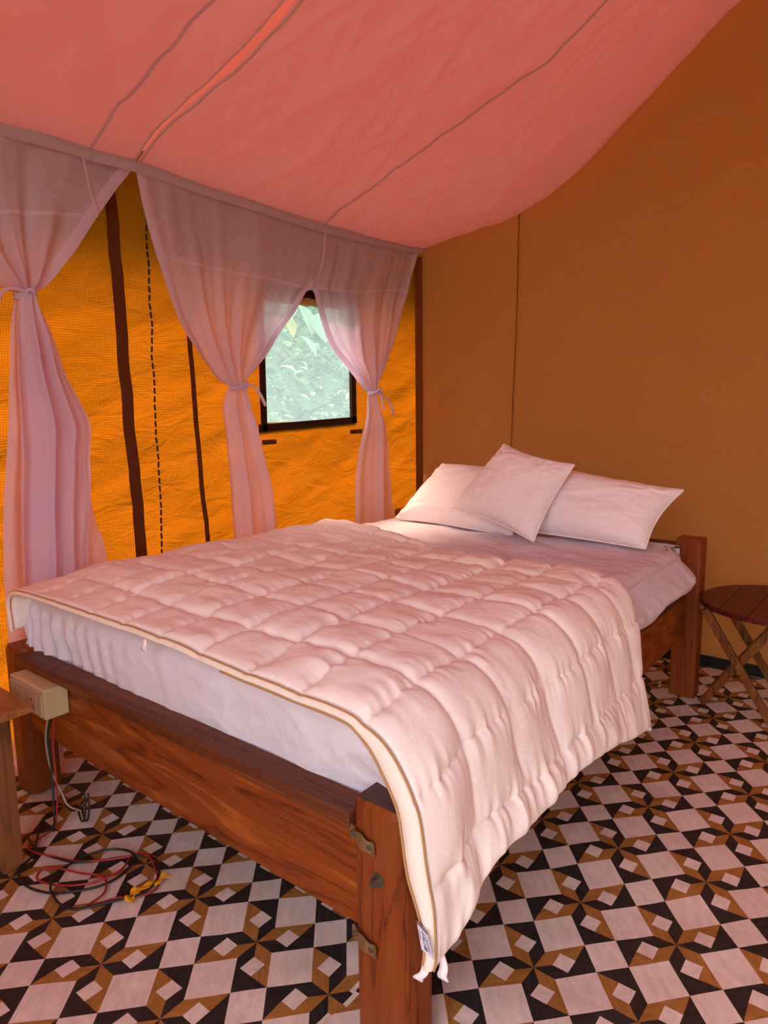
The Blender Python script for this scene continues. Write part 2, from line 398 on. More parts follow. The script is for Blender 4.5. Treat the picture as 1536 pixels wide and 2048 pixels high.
# ---- right wall and roof canvas (outside the frame they carry the light)
def side_part(a, b, za, zb):
    ys = np.linspace(a, b, 20); zs = np.linspace(za, zb, 12); Y, Z = np.meshgrid(ys, zs, indexing='ij')
    return np.stack([2.5+.04*fbm(Y*2, Z*2), Y, Z], -1).reshape(-1, 3), gridfaces(20, 12)
structure(obj('wall_right', *join(side_part(-1.2, -.3, 0, 2.3), side_part(.55, YB, 0, 2.3), side_part(-.3, .55, 2.22, 2.3)), M_WALLO, None, True), 'unseen orange canvas side wall with an opening added for light')  # opening is added out of view and sized to light the bed's right side
def front_part(a, b, za, zb):
    xs = np.linspace(a, b, 20); v = np.linspace(0, 1, 12); X_, V_ = np.meshgrid(xs, v, indexing='ij'); top_ = gable(X_) if zb is None else zb+0*X_
    return np.stack([X_, -1.2+.03*fbm(X_*2, V_*2), za+(top_-za)*V_], -1).reshape(-1, 3), gridfaces(20, 12)
structure(obj('wall_front', *join(front_part(-2.56, -.85, 0, None), front_part(1.35, 2.56, 0, None), front_part(-.85, 1.35, 2.9, None)), M_BACK, None, True), 'canvas front wall with its door rolled open')
RX = np.linspace(0, 2.84, 12); ys = np.linspace(-1.5, YB+.12, 30)
rf = structure(empty('roof', (0, 1, 3.6)), 'orange canvas roof above the rose liner')
for s in (-1, 1):
    Xr, Yr = np.meshgrid(s*RX, ys, indexing='ij'); Zr = 2.20+.52*(2.5-np.abs(Xr))+.20-.03*np.sin(np.abs(Xr)/2.84*math.pi)
    obj('roof_canvas', np.stack([Xr, Yr, Zr], -1), gridfaces(12, 30), M_ROOF, rf, True)

# ---- ceiling liner: two sheets of rose cloth with a slit between, falling to a sleeve along the wall
BX = [-2.45, -2.33, -2.08, -1.81, -1.58, -1.25, -1.05, -.8, -.4, 0.0]
BZ = [2.155, 2.198, 2.268, 2.345, 2.43, 2.556, 2.66, 2.80, 3.0, 3.17]
EX = [-2.45, -2.40, -2.22, -1.90, -1.62, -1.37, -1.14, -.94, -.79, -.4, 0.0]
EZ = [2.150, 2.152, 2.158, 2.19, 2.294, 2.428, 2.598, 2.773, 2.895, 3.14, 3.36]
def lin(x, y):
    a = np.abs(x)*-1.0; zb = np.interp(a, BX, BZ); ze = np.interp(a, EX, EZ)
    k = np.ones(5)/5
    w = sstep(2.55, 3.38, y)
    return zb*(1-w)+ze*w
def liner_z(x, y):
    tx = (np.abs(x)*-1+2.45)
    env = np.clip(tx/.25, 0, 1)
    z = lin(x, y)
    z = z-.030*env*np.sin(np.clip((y-1.56)/(3.38-1.56), 0, 1)*math.pi)*np.sin(np.clip(tx/2.4, 0, 1)*math.pi)
    z = z+env*(.075*ridge(y*2.6+tx*1.3, tx*.7-y*.3, 3)+.024*fbm(y*2.2+tx*1.0, tx*.8, 3)+.045*ridge(y*6.5-tx*2.2, tx*1.1+y*.4, 3)+.022*ridge(y*14+tx*5, tx*2.0, 2))
    return z+(np.interp(y, [-1, 1.09, 1.25, 1.39, 1.56, 1.87, 2.13, 2.57, 3.0, 3.41], [2.14, 2.146, 2.151, 2.146, 2.152, 2.134, 2.129, 2.116, 2.122, 2.152])-2.150)*np.exp(-tx/.2)
ceil = structure(empty('ceiling', (0, 1, 2.16)), 'rose cloth liner draped under the tent roof')
def liner(y0, y1, ny, slit_lo, slit_hi):
    xs = np.linspace(-2.45, 0, 150); ts = np.linspace(0, 1, ny); Xl, Tl = np.meshgrid(xs, ts, indexing='ij')
    gap = .018*sstep(-2.2, -1.4, Xl)+.008*sstep(-1.7, -1.5, Xl)*np.sin(Xl*9)
    lo = y0+gap*slit_lo; hi = y1-gap*slit_hi
    Yl = lo+(hi-lo)*Tl; Zl = liner_z(Xl, Yl)
    return obj('liner_sheet', np.stack([Xl, Yl, Zl], -1), gridfaces(150, ny), M_LINER, ceil, True)
liner(-1.0, 1.557, 110, 0, 1)['label'] = 'rose liner sheet left of the slit'
liner(1.563, 3.385, 150, 1, 0)['label'] = 'rose liner sheet right of the slit'
xs = np.linspace(0, 2.45, 40); ys = np.linspace(-1.0, 3.385, 60); Xl, Yl = np.meshgrid(xs, ys, indexing='ij')
obj('liner_sheet', np.stack([Xl, Yl, liner_z(Xl, Yl)], -1), gridfaces(40, 60), M_LINER, ceil, True)
for y0, w in ((1.375, .013), (2.57, .015), (1.572, .010), (1.546, .007)):
    xs = np.linspace(-2.445, -.05, 140); yy = np.full(140, y0)
    if 1.5 < y0 < 1.6: yy = yy+(.018*sstep(-2.2, -1.4, xs))*(1 if y0 > 1.56 else -1)
    ribbon(np.stack([xs, yy, liner_z(xs, yy)-.006], 1), (0, 1, 0), w, 'seam', M_SEAM, ceil)
ys = np.linspace(-1.0, 3.41, 200)
rope_z = lambda y: np.interp(y, [-1, 1.09, 1.25, 1.39, 1.56, 1.87, 2.13, 2.57, 3.0, 3.41], [2.14, 2.146, 2.151, 2.146, 2.152, 2.134, 2.129, 2.116, 2.122, 2.152])
V = []
for k in range(5):
    th = k/4; V.append(np.stack([-2.414+.006*math.sin(th*math.pi)+.003*fbm(ys*6, ys*0+k), ys, rope_z(ys)+.020-.042*th+.003*fbm(ys*9, ys*0+2*k)], 1))
obj('rope_sleeve', np.stack(V, 0), gridfaces(5, 200), M_SEAM, ceil, True)
v, f = tube(np.stack([np.full(200, -2.456), ys, rope_z(ys)], 1), .006, 6); obj('rope', v, f, M_CREAMW, ceil, True)

# ================================================================== CURTAINS
XC = -2.432
def curtain_panel(name, left, right, parent, n_a, n_t, pleats, amp, amp0=.004, seed=0, tie_end=False, mat=None, xoff=0.0, lo_pow=1.0):
    t = np.linspace(0, 1, n_t); A = np.linspace(0, 1, n_a)
    Lp = resample(smoothpath(left, 240), t); Rp = resample(smoothpath(right, 240), t)
    P = Lp[:, None, :]*(1-A[None, :, None])+Rp[:, None, :]*A[None, :, None]
    wdt = np.linalg.norm(Rp-Lp, axis=1)[:, None]
    T = np.repeat(t[:, None], n_a, 1); AA = np.repeat(A[None, :], n_t, 0)
    ph = 2*math.pi*pleats*(AA+.05*np.sin(AA*9+seed))+seed
    env = amp0+(amp-amp0)*(sstep(.15, 1, T) if tie_end else sstep(0, .25, 1-T)*.0+1.0)
    ed = 1-.6*np.abs(AA*2-1)**4
    x = XC+xoff+env*ed*(np.sin(ph)+.35*np.sin(2.3*ph+1.1))+.02*fbm(P[..., 0]*5+seed, P[..., 1]*3, 3)+.016*ridge(AA*pleats*1.3+seed, T*1.5+AA, 3)+.010*ridge(AA*4+T*3+seed, T*5-AA*3, 3)*(0 if tie_end else 1)
    if tie_end:
        k = sstep(.80, 1, T); x = x*(1-k)+(XC+xoff+.030*np.cos((AA-.5)*math.pi)-.012+.010*np.sin(ph))*k
    else:
        k = 1-sstep(0, .12, T); x = x*(1-k)+(XC+xoff+.030*np.cos((AA-.5)*math.pi)-.012+.008*np.sin(ph))*k
    V = np.stack([x, P[..., 0], P[..., 1]], -1)
    o = obj(name, V, gridfaces(n_t, n_a), mat or M_SHEER, parent, True)
    return o, V
def hem_strip(V, side, w, parent, r0=0, r1=None, name='hem'):
    """doubled cloth along an edge of a panel"""
    V = V[r0:r1]; n = V.shape[1]; E = V[:, 0] if side == 0 else V[:, -1]; In = V[:, 6] if side == 0 else V[:, -7]
    d = In-E; d = d/(np.linalg.norm(d, axis=1)[:, None]+1e-9); room = np.linalg.norm(V[:, 0]-V[:, -1], axis=1)[:, None]
    ww = np.minimum(w, room*.45)
    cols = [E+d*ww*k+np.array([.004+.004*math.sin(k*math.pi), 0, 0]) for k in (0, .35, .7, 1.0)]
    return obj(name, np.stack(cols, 1), gridfaces(len(E), 4), M_HEM, parent, True)
def row_seam(V, z_at, parent, w=.011):
    """stitched seam across a panel following a height profile"""
    n_t, n_a, _ = V.shape; pts = []
    for a in range(n_a):
        col = V[:, a]; zt = z_at(col[:, 1]) if callable(z_at) else z_at; d = col[:, 2]-zt
        k = np.argmax(d < 0)
        if k == 0: continue
        f = d[k-1]/(d[k-1]-d[k]+1e-12); pts.append(col[k-1]*(1-f)+col[k]*f)
    if len(pts) > 2: ribbon(np.array(pts)+np.array([.005, 0, 0]), (0, 0, 1), w, 'seam', M_HEM, parent)
def knot(parent, y, z, w, tails, flip=1):
    """fabric tie wound round the gathered cloth, with its loose ends"""
    th = np.linspace(0, 2*math.pi*2.2, 90)
    pts = np.stack([XC+.016+.030*np.cos(th), y+w*np.sin(th), z+.008*(th/th[-1]-.5)*2+flip*.010*np.sin(th)], 1)
    ps = [tube(pts, .0065+.0015*np.sin(th*3), 8)]
    bl = np.stack([XC+.050+.008*np.cos(th[:40]*1.2), y+.012*np.sin(th[:40]*1.3), z+.012*np.cos(th[:40]*1.3)], 1); ps.append(tube(bl, .006, 8))
    for tl in tails:
        p = smoothpath([(XC+.05, y, z)]+[(XC+.045, y+a, z+b) for a, b in tl], 24)
        ps.append(tube(p, np.linspace(.005, .0075, 24), 6))
    obj('tie', *join(*ps), M_HEM, parent, True)

# left curtain
cl = tag(empty('curtain', (XC, 1.10, 0)), 'lilac sheer curtain at the far left, tied up high above the bed foot', 'curtain', 'tied sheer curtains along the orange wall')
o, V = curtain_panel('upper_panel', [(.40, 2.146), (.55, 1.95), (.78, 1.77), (.98, 1.675), (1.082, 1.645)], [(1.552, 2.146), (1.481, 2.06), (1.405, 1.96), (1.3, 1.813), (1.191, 1.681), (1.128, 1.643)], cl, 90, 80, 5, .030, .004, 1.0, True)
hem_strip(V, 1, .05, cl); row_seam(V, lambda y: np.interp(y, [.4, 1.05, 1.21, 1.40], [1.87, 1.891, 1.917, 1.948]), cl, .014)
P = resample([(1.345, 2.13), (1.36, 2.03), (1.385, 1.945)], np.linspace(0, 1, 12)); ribbon(np.c_[np.full(12, XC+.02), P], (0, 1, 0), .009, 'seam', M_HEM, cl)
o, V = curtain_panel('lower_panel', [(1.082, 1.635), (1.055, 1.52), (1.037, 1.373), (1.019, 1.225), (.997, 1.076), (.978, .96), (.955, .70), (.93, .02)], [(1.130, 1.635), (1.178, 1.521), (1.207, 1.395), (1.256, 1.291), (1.29, 1.201), (1.279, 1.111), (1.28, 1.001), (1.296, .849), (1.332, .67), (1.38, .02)], cl, 90, 120, 2.2, .022, seed=.6)
o, V = curtain_panel('front_fold', [(1.080, 1.632), (1.052, 1.52), (1.040, 1.373), (1.034, 1.225), (1.026, 1.076), (1.015, .956), (.998, .698), (.97, .02)], [(1.133, 1.632), (1.172, 1.521), (1.204, 1.395), (1.252, 1.291), (1.288, 1.201), (1.277, 1.111), (1.27, 1.001), (1.247, .818), (1.233, .67), (1.20, .02)], cl, 110, 130, 2.6, .026, seed=2.1, xoff=.05)
knot(cl, 1.107, 1.638, .030, [[(-.05, .012), (-.09, -.01), (-.11, -.07)]], 1)

# middle curtain
cm = tag(empty('curtain', (XC, 1.98, 0)), 'lilac sheer curtain tied back at the left side of the window', 'curtain', 'tied sheer curtains along the orange wall')
o, V = curtain_panel('upper_panel', [(1.555, 2.150), (1.58, 2.013), (1.614, 1.882), (1.66, 1.749), (1.719, 1.61), (1.796, 1.486), (1.88, 1.396), (1.958, 1.352)], [(2.570, 2.116), (2.548, 1.97), (2.498, 1.838), (2.443, 1.80), (2.365, 1.701), (2.263, 1.59), (2.134, 1.448), (2.035, 1.358)], cm, 110, 90, 4.5, .026, .003, 3.0, True)
hem_strip(V, 0, .045, cm); hem_strip(V, 1, .035, cm, 24)
row_seam(V, lambda y: np.interp(y, [1.65, 1.69, 1.83, 2.01, 2.275, 2.42, 2.6], [1.85, 1.844, 1.84, 1.835, 1.833, 1.822, 1.82]), cm)
for y0, y1 in ((1.83, 1.845),):
    P = resample([(y0, 2.125), ((y0+y1)/2, 1.98), (y1, 1.845 if y0 > 1.7 else 2.03)], np.linspace(0, 1, 12)); ribbon(np.c_[np.full(12, XC+.022), P], (0, 1, 0), .009, 'seam', M_SEAM, cm)
o, V = curtain_panel('lower_panel', [(1.956, 1.345), (1.918, 1.27), (1.912, 1.227), (1.926, 1.052), (1.933, .852), (1.932, .682), (1.92, .02)], [(2.036, 1.345), (2.06, 1.28), (2.091, 1.201), (2.128, 1.063), (2.182, .895), (2.197, .701), (2.25, .02)], cm, 80, 110, 1.8, .020, seed=4)
knot(cm, 1.996, 1.350, .040, [[(.05, .005), (.09, -.03), (.125, -.085)], [(.02, -.05), (.03, -.09)]], 1)

# right curtain
cr = tag(empty('curtain', (XC, 2.95, 0)), 'lilac sheer curtain tied back between the window and the brown wall', 'curtain', 'tied sheer curtains along the orange wall')
o, V = curtain_panel('upper_panel', [(2.570, 2.116), (2.548, 1.97), (2.490, 1.838), (2.505, 1.80), (2.536, 1.729), (2.603, 1.589), (2.693, 1.494), (2.80, 1.41), (2.895, 1.338)], [(3.40, 2.150), (3.36, 2.11), (3.308, 1.999), (3.224, 1.823), (3.137, 1.624), (3.021, 1.441), (2.965, 1.338)], cr, 100, 90, 4, .026, .004, 5.2, True)
hem_strip(V, 0, .035, cr, 28); hem_strip(V, 1, .03, cr)
row_seam(V, lambda y: np.interp(y, [2.45, 2.5, 2.76, 3.19, 3.3], [1.822, 1.827, 1.843, 1.901, 1.91]), cr)
P = resample([(2.570, 2.112), (2.549, 1.97), (2.497, 1.84)], np.linspace(0, 1, 12)); ribbon(np.c_[np.full(12, XC+.022), P], (0, 1, 0), .016, 'seam', M_HEM, cr)
P = resample([(3.07, 1.87), (3.06, 1.70), (2.99, 1.45)], np.linspace(0, 1, 12)); ribbon(np.c_[np.full(12, XC+.03), P], (0, 1, 0), .009, 'seam', M_HEM, cr)
o, V = curtain_panel('lower_panel', [(2.898, 1.332), (2.880, 1.25), (2.864, 1.184), (2.796, .971), (2.766, .662), (2.74, .02)], [(2.966, 1.332), (3.01, 1.24), (3.059, 1.123), (3.077, .895), (3.11, .645), (3.14, .02)], cr, 80, 110, 1.7, .020, seed=7)
knot(cr, 2.931, 1.336, .036, [[(.05, -.03), (.10, -.06), (.13, -.13)], [(.03, -.05), (.04, -.10)]], 1)

# ================================================================== BED
bed = tag(empty('bed', (-1.51, 1.98, 0)), 'varnished red wood double bed frame with square posts and board foot', 'bed')
def post(x0, x1, y0, y1, h, big):
    """square post with eased vertical edges and a chamfered top"""
    bm = bmesh.new(); cx, cy_ = (x0+x1)/2, (y0+y1)/2
    def ring(z, k):
        out = []; r = .030*k if big else .010
        for sx, sy, r_ in ((1, 1, r), (-1, 1, r*.6), (-1, -1, r*.7), (1, -1, r*1.25)):
            hx, hy = (x1-x0)/2, (y1-y0)/2; ins = .014*(1-k) if big else .006*(1-k)
            hx -= ins; hy -= ins
            a0 = {(1, 1): 0, (-1, 1): 90, (-1, -1): 180, (1, -1): 270}[(sx, sy)]
            for q in range(4):
                a = math.radians(a0+q*30); out.append(bm.verts.new((cx+sx*(hx-r_)+r_*math.cos(a), cy_+sy*(hy-r_)+r_*math.sin(a), z)))
        return out
    R = [ring(0, .9), ring(.006, 1), ring(h*.35, 1), ring(h*.7, 1), ring(h-(.014 if big else .006), 1), ring(h, .45)]
    for a, b in zip(R, R[1:]):
        for i in range(16): bm.faces.new((a[i], a[(i+1) % 16], b[(i+1) % 16], b[i]))
    bm.faces.new(R[0][::-1]); bm.faces.new(R[-1])
    bm.verts.index_update(); r = ([tuple(v.co) for v in bm.verts], [[v.index for v in f.verts] for f in bm.faces]); bm.free(); return r
pf = obj('post', *post(-.814, -.688, .897, 1.005, .520, True), M_WZ, bed)
pf.data.materials.append(M_ENDG); pf.data.polygons[-1].material_index = 1
obj('post', *post(-2.335, -2.222, .897, 1.005, .500, True), M_WZ, bed)
obj('post', *post(-.826, -.722, 2.985, 3.075, .690, False), M_WZ, bed); obj('post', *post(-2.33, -2.23, 2.985, 3.075, .690, False), M_WZ, bed)
obj('foot_rail', *box2((-2.226, .886, .4585), (-.810, .958, .489), .004), M_WX2, bed)
obj('footboard', *box2((-2.226, .916, .235), (-.810, .945, .4595), .003), M_WX, bed)
obj('headboard', *box2((-2.235, 3.010, .42), (-.822, 3.045, .665), .004), M_WX2, bed)
obj('side_rail', *box2((-.800, 1.000, .27), (-.770, 2.990, .44), .003), M_WY, bed)
obj('side_rail', *box2((-2.290, 1.000, .27), (-2.260, 2.990, .44), .003), M_WY, bed)
for k in range(9):
    y0 = 1.06+k*.225; obj('slat', *box2((-2.262, y0, .385), (-.798, y0+.09, .405), .002), M_WX, bed)
def bracket(zc, xc):
    v, f = [], []
    n = 14
    for layer in (0, 1):
        for i in range(n+1):
            s = i/n; x = xc-.030+.060*s; w = .017*(.65+.35*math.cos((s-.5)*2*math.pi*1.0)**2) if 0 < i < n else .010
            y = .8965-.0045-.006*math.sin(s*math.pi)*0-.005*max(0, math.sin((s-.15)*math.pi*1.4))-.002*layer
            zz = zc+.010-.022*s
            v += [(x, y, zz-w), (x, y, zz+w)]
    m = 2*(n+1)
    for i in range(n):
        a = 2*i; f += [[a, a+2, a+3, a+1][::-1], [m+a, m+a+2, m+a+3, m+a+1], [a, a+2, m+a+2, m+a], [a+1, a+3, m+a+3, m+a+1][::-1]]
    f += [[0, 1, m+1, m], [2*n, 2*n+1, m+2*n+1, m+2*n][::-1]]
    b = obj('bracket', v, f, M_BRASS, pf); b['label'] = 'tarnished brass plate screwed over the joint'
    return b
for zc in (.447, .234):
    bracket(zc, -.781)
    for x, z in ((-.803, zc+.006), (-.762, zc-.007)): obj('screw', *tube([(x, .894, z), (x, .8855, z)], .0055, 10), M_STEEL, pf)
bolt = join(tube([(-.749, .900, .374), (-.749, .8955, .374)], .015, 20), tube([(-.751, .897, .373), (-.751, .884, .373)], .0095, 6), tube([(-.751, .886, .373), (-.751, .878, .373)], .005, 10))
obj('bolt', *bolt, M_STEEL, pf)

# ---- mattress under a fitted sheet
MX0, MX1, MY0, MY1, MT = -2.272, -.745, .968, 2.985, .664
mat_ = tag(empty('mattress', (-1.48, 1.96, .405)), 'thick mattress under a wrinkled white sheet hanging over the bed side', 'mattress')
obj('core', *box2((MX0+.06, MY0+.06, .410), (MX1-.14, MY1-.14, MT-.04), .03), M_SHEET, mat_)
r = .055
over = .26
na, nb = 230, 280
ax = np.linspace(MX0-over, MX1+over, na); by = np.linspace(MY0-over, MY1+over, nb)
A, B = np.meshgrid(ax, by, indexing='ij')
bx0, bx1, by0, by1 = MX0+r, MX1-r, MY0+r, MY1-r
cxp = np.clip(A, bx0, bx1); cyp = np.clip(B, by0, by1); ox = A-cxp; oy = B-cyp
o_ = np.hypot(ox, oy); dx = ox/(o_+1e-9); dy = oy/(o_+1e-9)
oc = np.maximum(np.abs(ox), np.abs(oy)); oc = np.where((np.abs(ox) > 0) & (np.abs(oy) > 0), .5*oc+.5*np.minimum(o_, oc*1.15), oc)
th = np.clip(oc/r, 0, math.pi/2); outw = r*np.sin(th)*(1+.42*(2*np.abs(dx*dy))**2*(oy < 0)); dn = r*(1-np.cos(th))+np.maximum(0, oc-r*math.pi/2)
right = (ox > 0)
endz = np.where(right & (oy > -.02), .150, .235)                # right side hangs free outside the rail
endz = np.where(right & (oy <= 0) & (np.abs(oy) < 1e-6), .145, endz)
dmax = dn.max(); sc = np.where(dn > 0, 1.0, 1.0); dn2 = dn*np.where(right, endz/dmax*1.0, .235/dmax*1.0)
dn = np.where(oc > 0, np.where(oc < r*.8, dn, np.maximum(dn2, np.minimum(dn, r*(1-math.cos(.8))))), 0)
flare = np.where(right, .034*sstep(.02, .12, dn), .0)
X = cxp+dx*(outw+flare); Y = cyp+dy*(outw+flare*.1); Z = MT-dn
top = 1-sstep(0, .02, dn)
Z = Z+top*(.010*fbm(A*4, B*4, 3)+.022*ridge(A*4-B*2.0, B*7+A*3, 3)*sstep(1.9, 2.2, B)+.004*ridge(A*14, B*9, 2))
foot = (oy < 0)*sstep(.02, .07, dn)
lf = np.exp(-((A-MX0-.05)/.36)**2)
w1 = np.sin((A-.35*(MT-Z))*85+5*fbm(A*3,Z*3,2))*.011*lf*sstep(-.05,.06,MT-Z)+.032*ridge(A*3.2+Z*5.0, Z*4-A*2.5, 3)+.006*ridge(A*8+Z*6, Z*5, 2)
Y = Y-foot*(w1+.004)
w2 = .016*ridge(B*5+Z*6, Z*7-B*2, 3)+.010*fbm(B*6, Z*8, 2)
X = X+right*sstep(.02, .07, dn)*(w2+.006)
Z = Z+right*sstep(.09, .12, dn)*.018*fbm(B*3.5+2, B*0)
cr_ = right*sstep(2.72, 3.0, B); X = X-.085*cr_**1.5; Z = Z+cr_*sstep(.05, .15, dn)*.03
X = X+right*sstep(.03, .09, dn)*(1-sstep(.10, .15, dn))*.022
obj('fitted_sheet', np.stack([X, Y, Z], -1), gridfaces(na, nb), M_SHEET, mat_, True)

# ---- comforter
def comforter():
    front = [(-2.287, .555), (-2.286, .645), (-2.250, .690), (-2.15, .702), (-2.04, .704), (-1.5, .700), (-1.13, .688), (-.86, .680), (-.785, .668), (-.715, .635), (-.662, .575), (-.640, .51), (-.622, .40), (-.615, .30), (-.620, .262)]
    midp = [(-2.290, .60), (-2.284, .68), (-2.23, .715), (-2.15, .732), (-2.0, .738), (-1.5, .722), (-1.0, .714), (-.80, .704), (-.72, .675), (-.672, .61), (-.645, .50), (-.622, .43), (-.607, .378)]
    back = [(-2.285, .62), (-2.278, .69), (-2.22, .725), (-2.14, .738), (-2.0, .735), (-1.5, .708), (-1.0, .704), (-.80, .698), (-.72, .672), (-.675, .60), (-.650, .49), (-.625, .38), (-.603, .298)]
    ns, n_t = 380, 250
    s = np.linspace(0, 1, ns)
    def prof(p):
        P = smoothpath(p, 200); d = np.r_[0, np.cumsum(np.linalg.norm(np.diff(P, axis=0), axis=1))]
        return P, d
    out = []
    # shared parameter: arc length measured back from the fold line (x about -.79)
    for p in (front, midp, back):
        P, d = prof(p); k = np.argmin(np.abs(P[:, 0]+.79)+(P[:, 1] < .6)); d = d-d[k]
        out.append((P, d))
    lo = np.mean([d[0] for _, d in out]); hi = [d[-1] for _, d in out]
    u = s
    Q = []
    for (P, d) in out:
        uf = np.linspace(0, 1, ns); k0 = .745   # share of columns left of the fold
        dd = np.where(uf < k0, d[0]+(0-d[0])*uf/k0, d[-1]*(uf-k0)/(1-k0))
        Q.append(np.stack([np.interp(dd, d, P[:, 0]), np.interp(dd, d, P[:, 1]), dd], 1))
    Q = np.array(Q)
    t = np.linspace(0, 1, n_t)
    far = np.interp(Q[1][:, 0], [-2.26, -2.1, -1.9, -1.48, -1.14, -.96, -.78, -.70, -.64, -.60], [2.31, 2.30, 2.255, 2.15, 2.09, 2.15, 2.12, 2.09, 2.03, 2.00])
    far = np.where(np.arange(ns)/ns > .745, np.interp(Q[1][:, 1], [.30, .5, .66, .70], [2.01, 2.01, 2.06, 2.11]), far)
    far = far+.02*fbm(s*14, s*0+4, 2)*(np.arange(ns)/ns < .74)
    near = .918-.022*sstep(.70,.85,s)+.010*fbm(s*9, s*0, 2)
    near = near-.035*sstep(.80, 1, s)*0
    Y = near[:, None]+(far-near)[:, None]*t[None, :]
    wm = sstep(0, .20, t)[None, :]*1.0; wb = sstep(.55, 1, t)[None, :]
    cf = (1-wm); cm_ = wm*(1-wb); cb = wm*wb
    X = Q[0][:, 0:1]*cf+Q[1][:, 0:1]*cm_+Q[2][:, 0:1]*cb; Z = Q[0][:, 1:2]*cf+Q[1][:, 1:2]*cm_+Q[2][:, 1:2]*cb
    DD = Q[0][:, 2:3]*cf+Q[1][:, 2:3]*cm_+Q[2][:, 2:3]*cb    # metres across from the fold
    hang = sstep(.03, .12, DD)
    # quilting coordinates
    qa = DD/.165+.07*fbm(Y*5, DD*3, 2); qb = (Y-1.065)/.178+.09*fbm(DD*4, Y*4, 2)
    fa = np.abs(qa-np.round(qa)); fb = np.abs(qb-np.round(qb))
    lastc = (DD > .165*2+.02)
    sa = np.where((qa < -8.6), .5, fa)
    qx = 1-np.exp(-sa/.075); qy = 1-np.exp(-fb/(.06+.05*hang))
    qy = np.where(DD > .330, np.maximum(qy, .75), qy)
    flatl = 1-.55*sstep(-.95, -1.35, DD)
    puff = (.0128*(qx*np.minimum(1, qy))*(1-.25*hang)+.0035*np.sqrt(np.clip(qx*qy, 0, 1)))*flatl*(.75+.7*(.5+fbm(np.round(qa-.5)*3.7, np.round(qb-.5)*2.9, 1)))
    # gathers running away from the long seams
    g = np.exp(-sa/.17)
    gath = g*(.008*fbm(Y*44, qa*.9, 2)+.010*ridge(Y*32+qa*.8, qa*.5, 2))*(1+.5*hang)
    g2 = np.exp(-fb/.14)*(1-hang)
    gath = gath+g2*.006*fbm(DD*34, qb*1.0, 2)
    crump = .016*fbm(DD*5, Y*5, 3)*(1-.4*hang)+.008*ridge(DD*9+Y*4, Y*9-DD*4, 3)*(1-hang)*(1+1.6*sstep(1.85, 2.1, Y))
    folds = hang*(.022*fbm(Y*7+DD*.8, DD*1.0, 2)+.018*ridge(Y*6.5+DD*.9+3, DD*.8, 2))*sstep(0, .35, DD)**.5
    drop = DD-.33
    low = sstep(-.04, .06, drop)*(.022*ridge(Y*15+DD*2, DD*2, 2)+.016*fbm(Y*22, DD*3, 2))
    H = puff+gath+crump+folds+low
    # the border roll by the near and far edges
    edge = np.minimum(1, np.minimum((Y-near[:, None])/.05, (far[:, None]-Y)/.05)); edge = np.clip(edge, 0, 1)
    edge_s = np.clip(np.minimum((DD-DD.min())/.04, (DD.max(axis=0)[None, :]-DD)/.04), 0, 1)
    E = np.sqrt(np.clip(edge*edge_s*(2-edge*edge_s), 0, 1))
    P = np.stack([X, Y, Z], -1)
    Tu = np.gradient(P, axis=0); Tv = np.gradient(P, axis=1); N = np.cross(Tu, Tv); N /= np.linalg.norm(N, axis=2)[..., None]+1e-12
    if N[ns//2, n_t//2, 2] < 0: N = -N
    k = .3+.7*E
    topP = P+N*(H*k)[..., None]
    hf = sstep(-.05, .10, DD)*(1-sstep(0, .10, Y-near[:, None]))*(1-.75*sstep(.30, .44, DD))
    botP = P-N*((.012+.012*E+.028*hf))[..., None]+N*(folds+crump*.3)[..., None]*.7
    # hanging hem height wave
    wave = .012*fbm(Y*5, Y*0, 2)*sstep(.25, .42, DD); topP[..., 2] += wave; botP[..., 2] += wave
    topP[..., 2] -= .004*fbm(topP[..., 0]*0+Y*0, Y*0)
    return topP, botP, P, N
TP, BP, CP, CN = comforter()
com = tag(empty('comforter', (-1.45, 1.55, .22)), 'quilted ivory pink comforter spread over the bed and hanging down its right side', 'comforter')
ns, n_t, _ = TP.shape
V = np.concatenate([TP.reshape(-1, 3), BP.reshape(-1, 3)])
F = gridfaces(ns, n_t)+gridfaces(ns, n_t, ns*n_t, True)
o2 = ns*n_t
def rim(idx):
    for a, b in zip(idx, idx[1:]): F.append([a, a+o2, b+o2, b])
rim([i*n_t for i in range(ns)]); rim([i*n_t+n_t-1 for i in range(ns)][::-1]); rim(list(range(n_t))[::-1]); rim([(ns-1)*n_t+j for j in range(n_t)])
obj('quilt', V, F, M_COMF, com, True)
# front band between the two rows of piping
bandT = TP[:, 0]; bandB = BP[:, 0]+np.array([0, -.004, -.004])
cols = []
for k in np.linspace(0, 1, 6):
    cols.append(bandT*(1-k)+bandB*k+np.array([0, -.010*math.sin(k*math.pi)-.004, 0])*1.0)
obj('edge_band', np.stack(cols, 1), gridfaces(ns, 6, flip=True), M_BAND, com, True)
for path, rr in ((bandT+np.array([.001, -.008, -.002]), .0023), ((bandB+np.array([0, -.007, 0]))[210:], .0026)):
    v, f = tube(path[::2], rr, 6); obj('piping', v, f, M_PIPE, com, True)['label'] = 'tan cord piping'
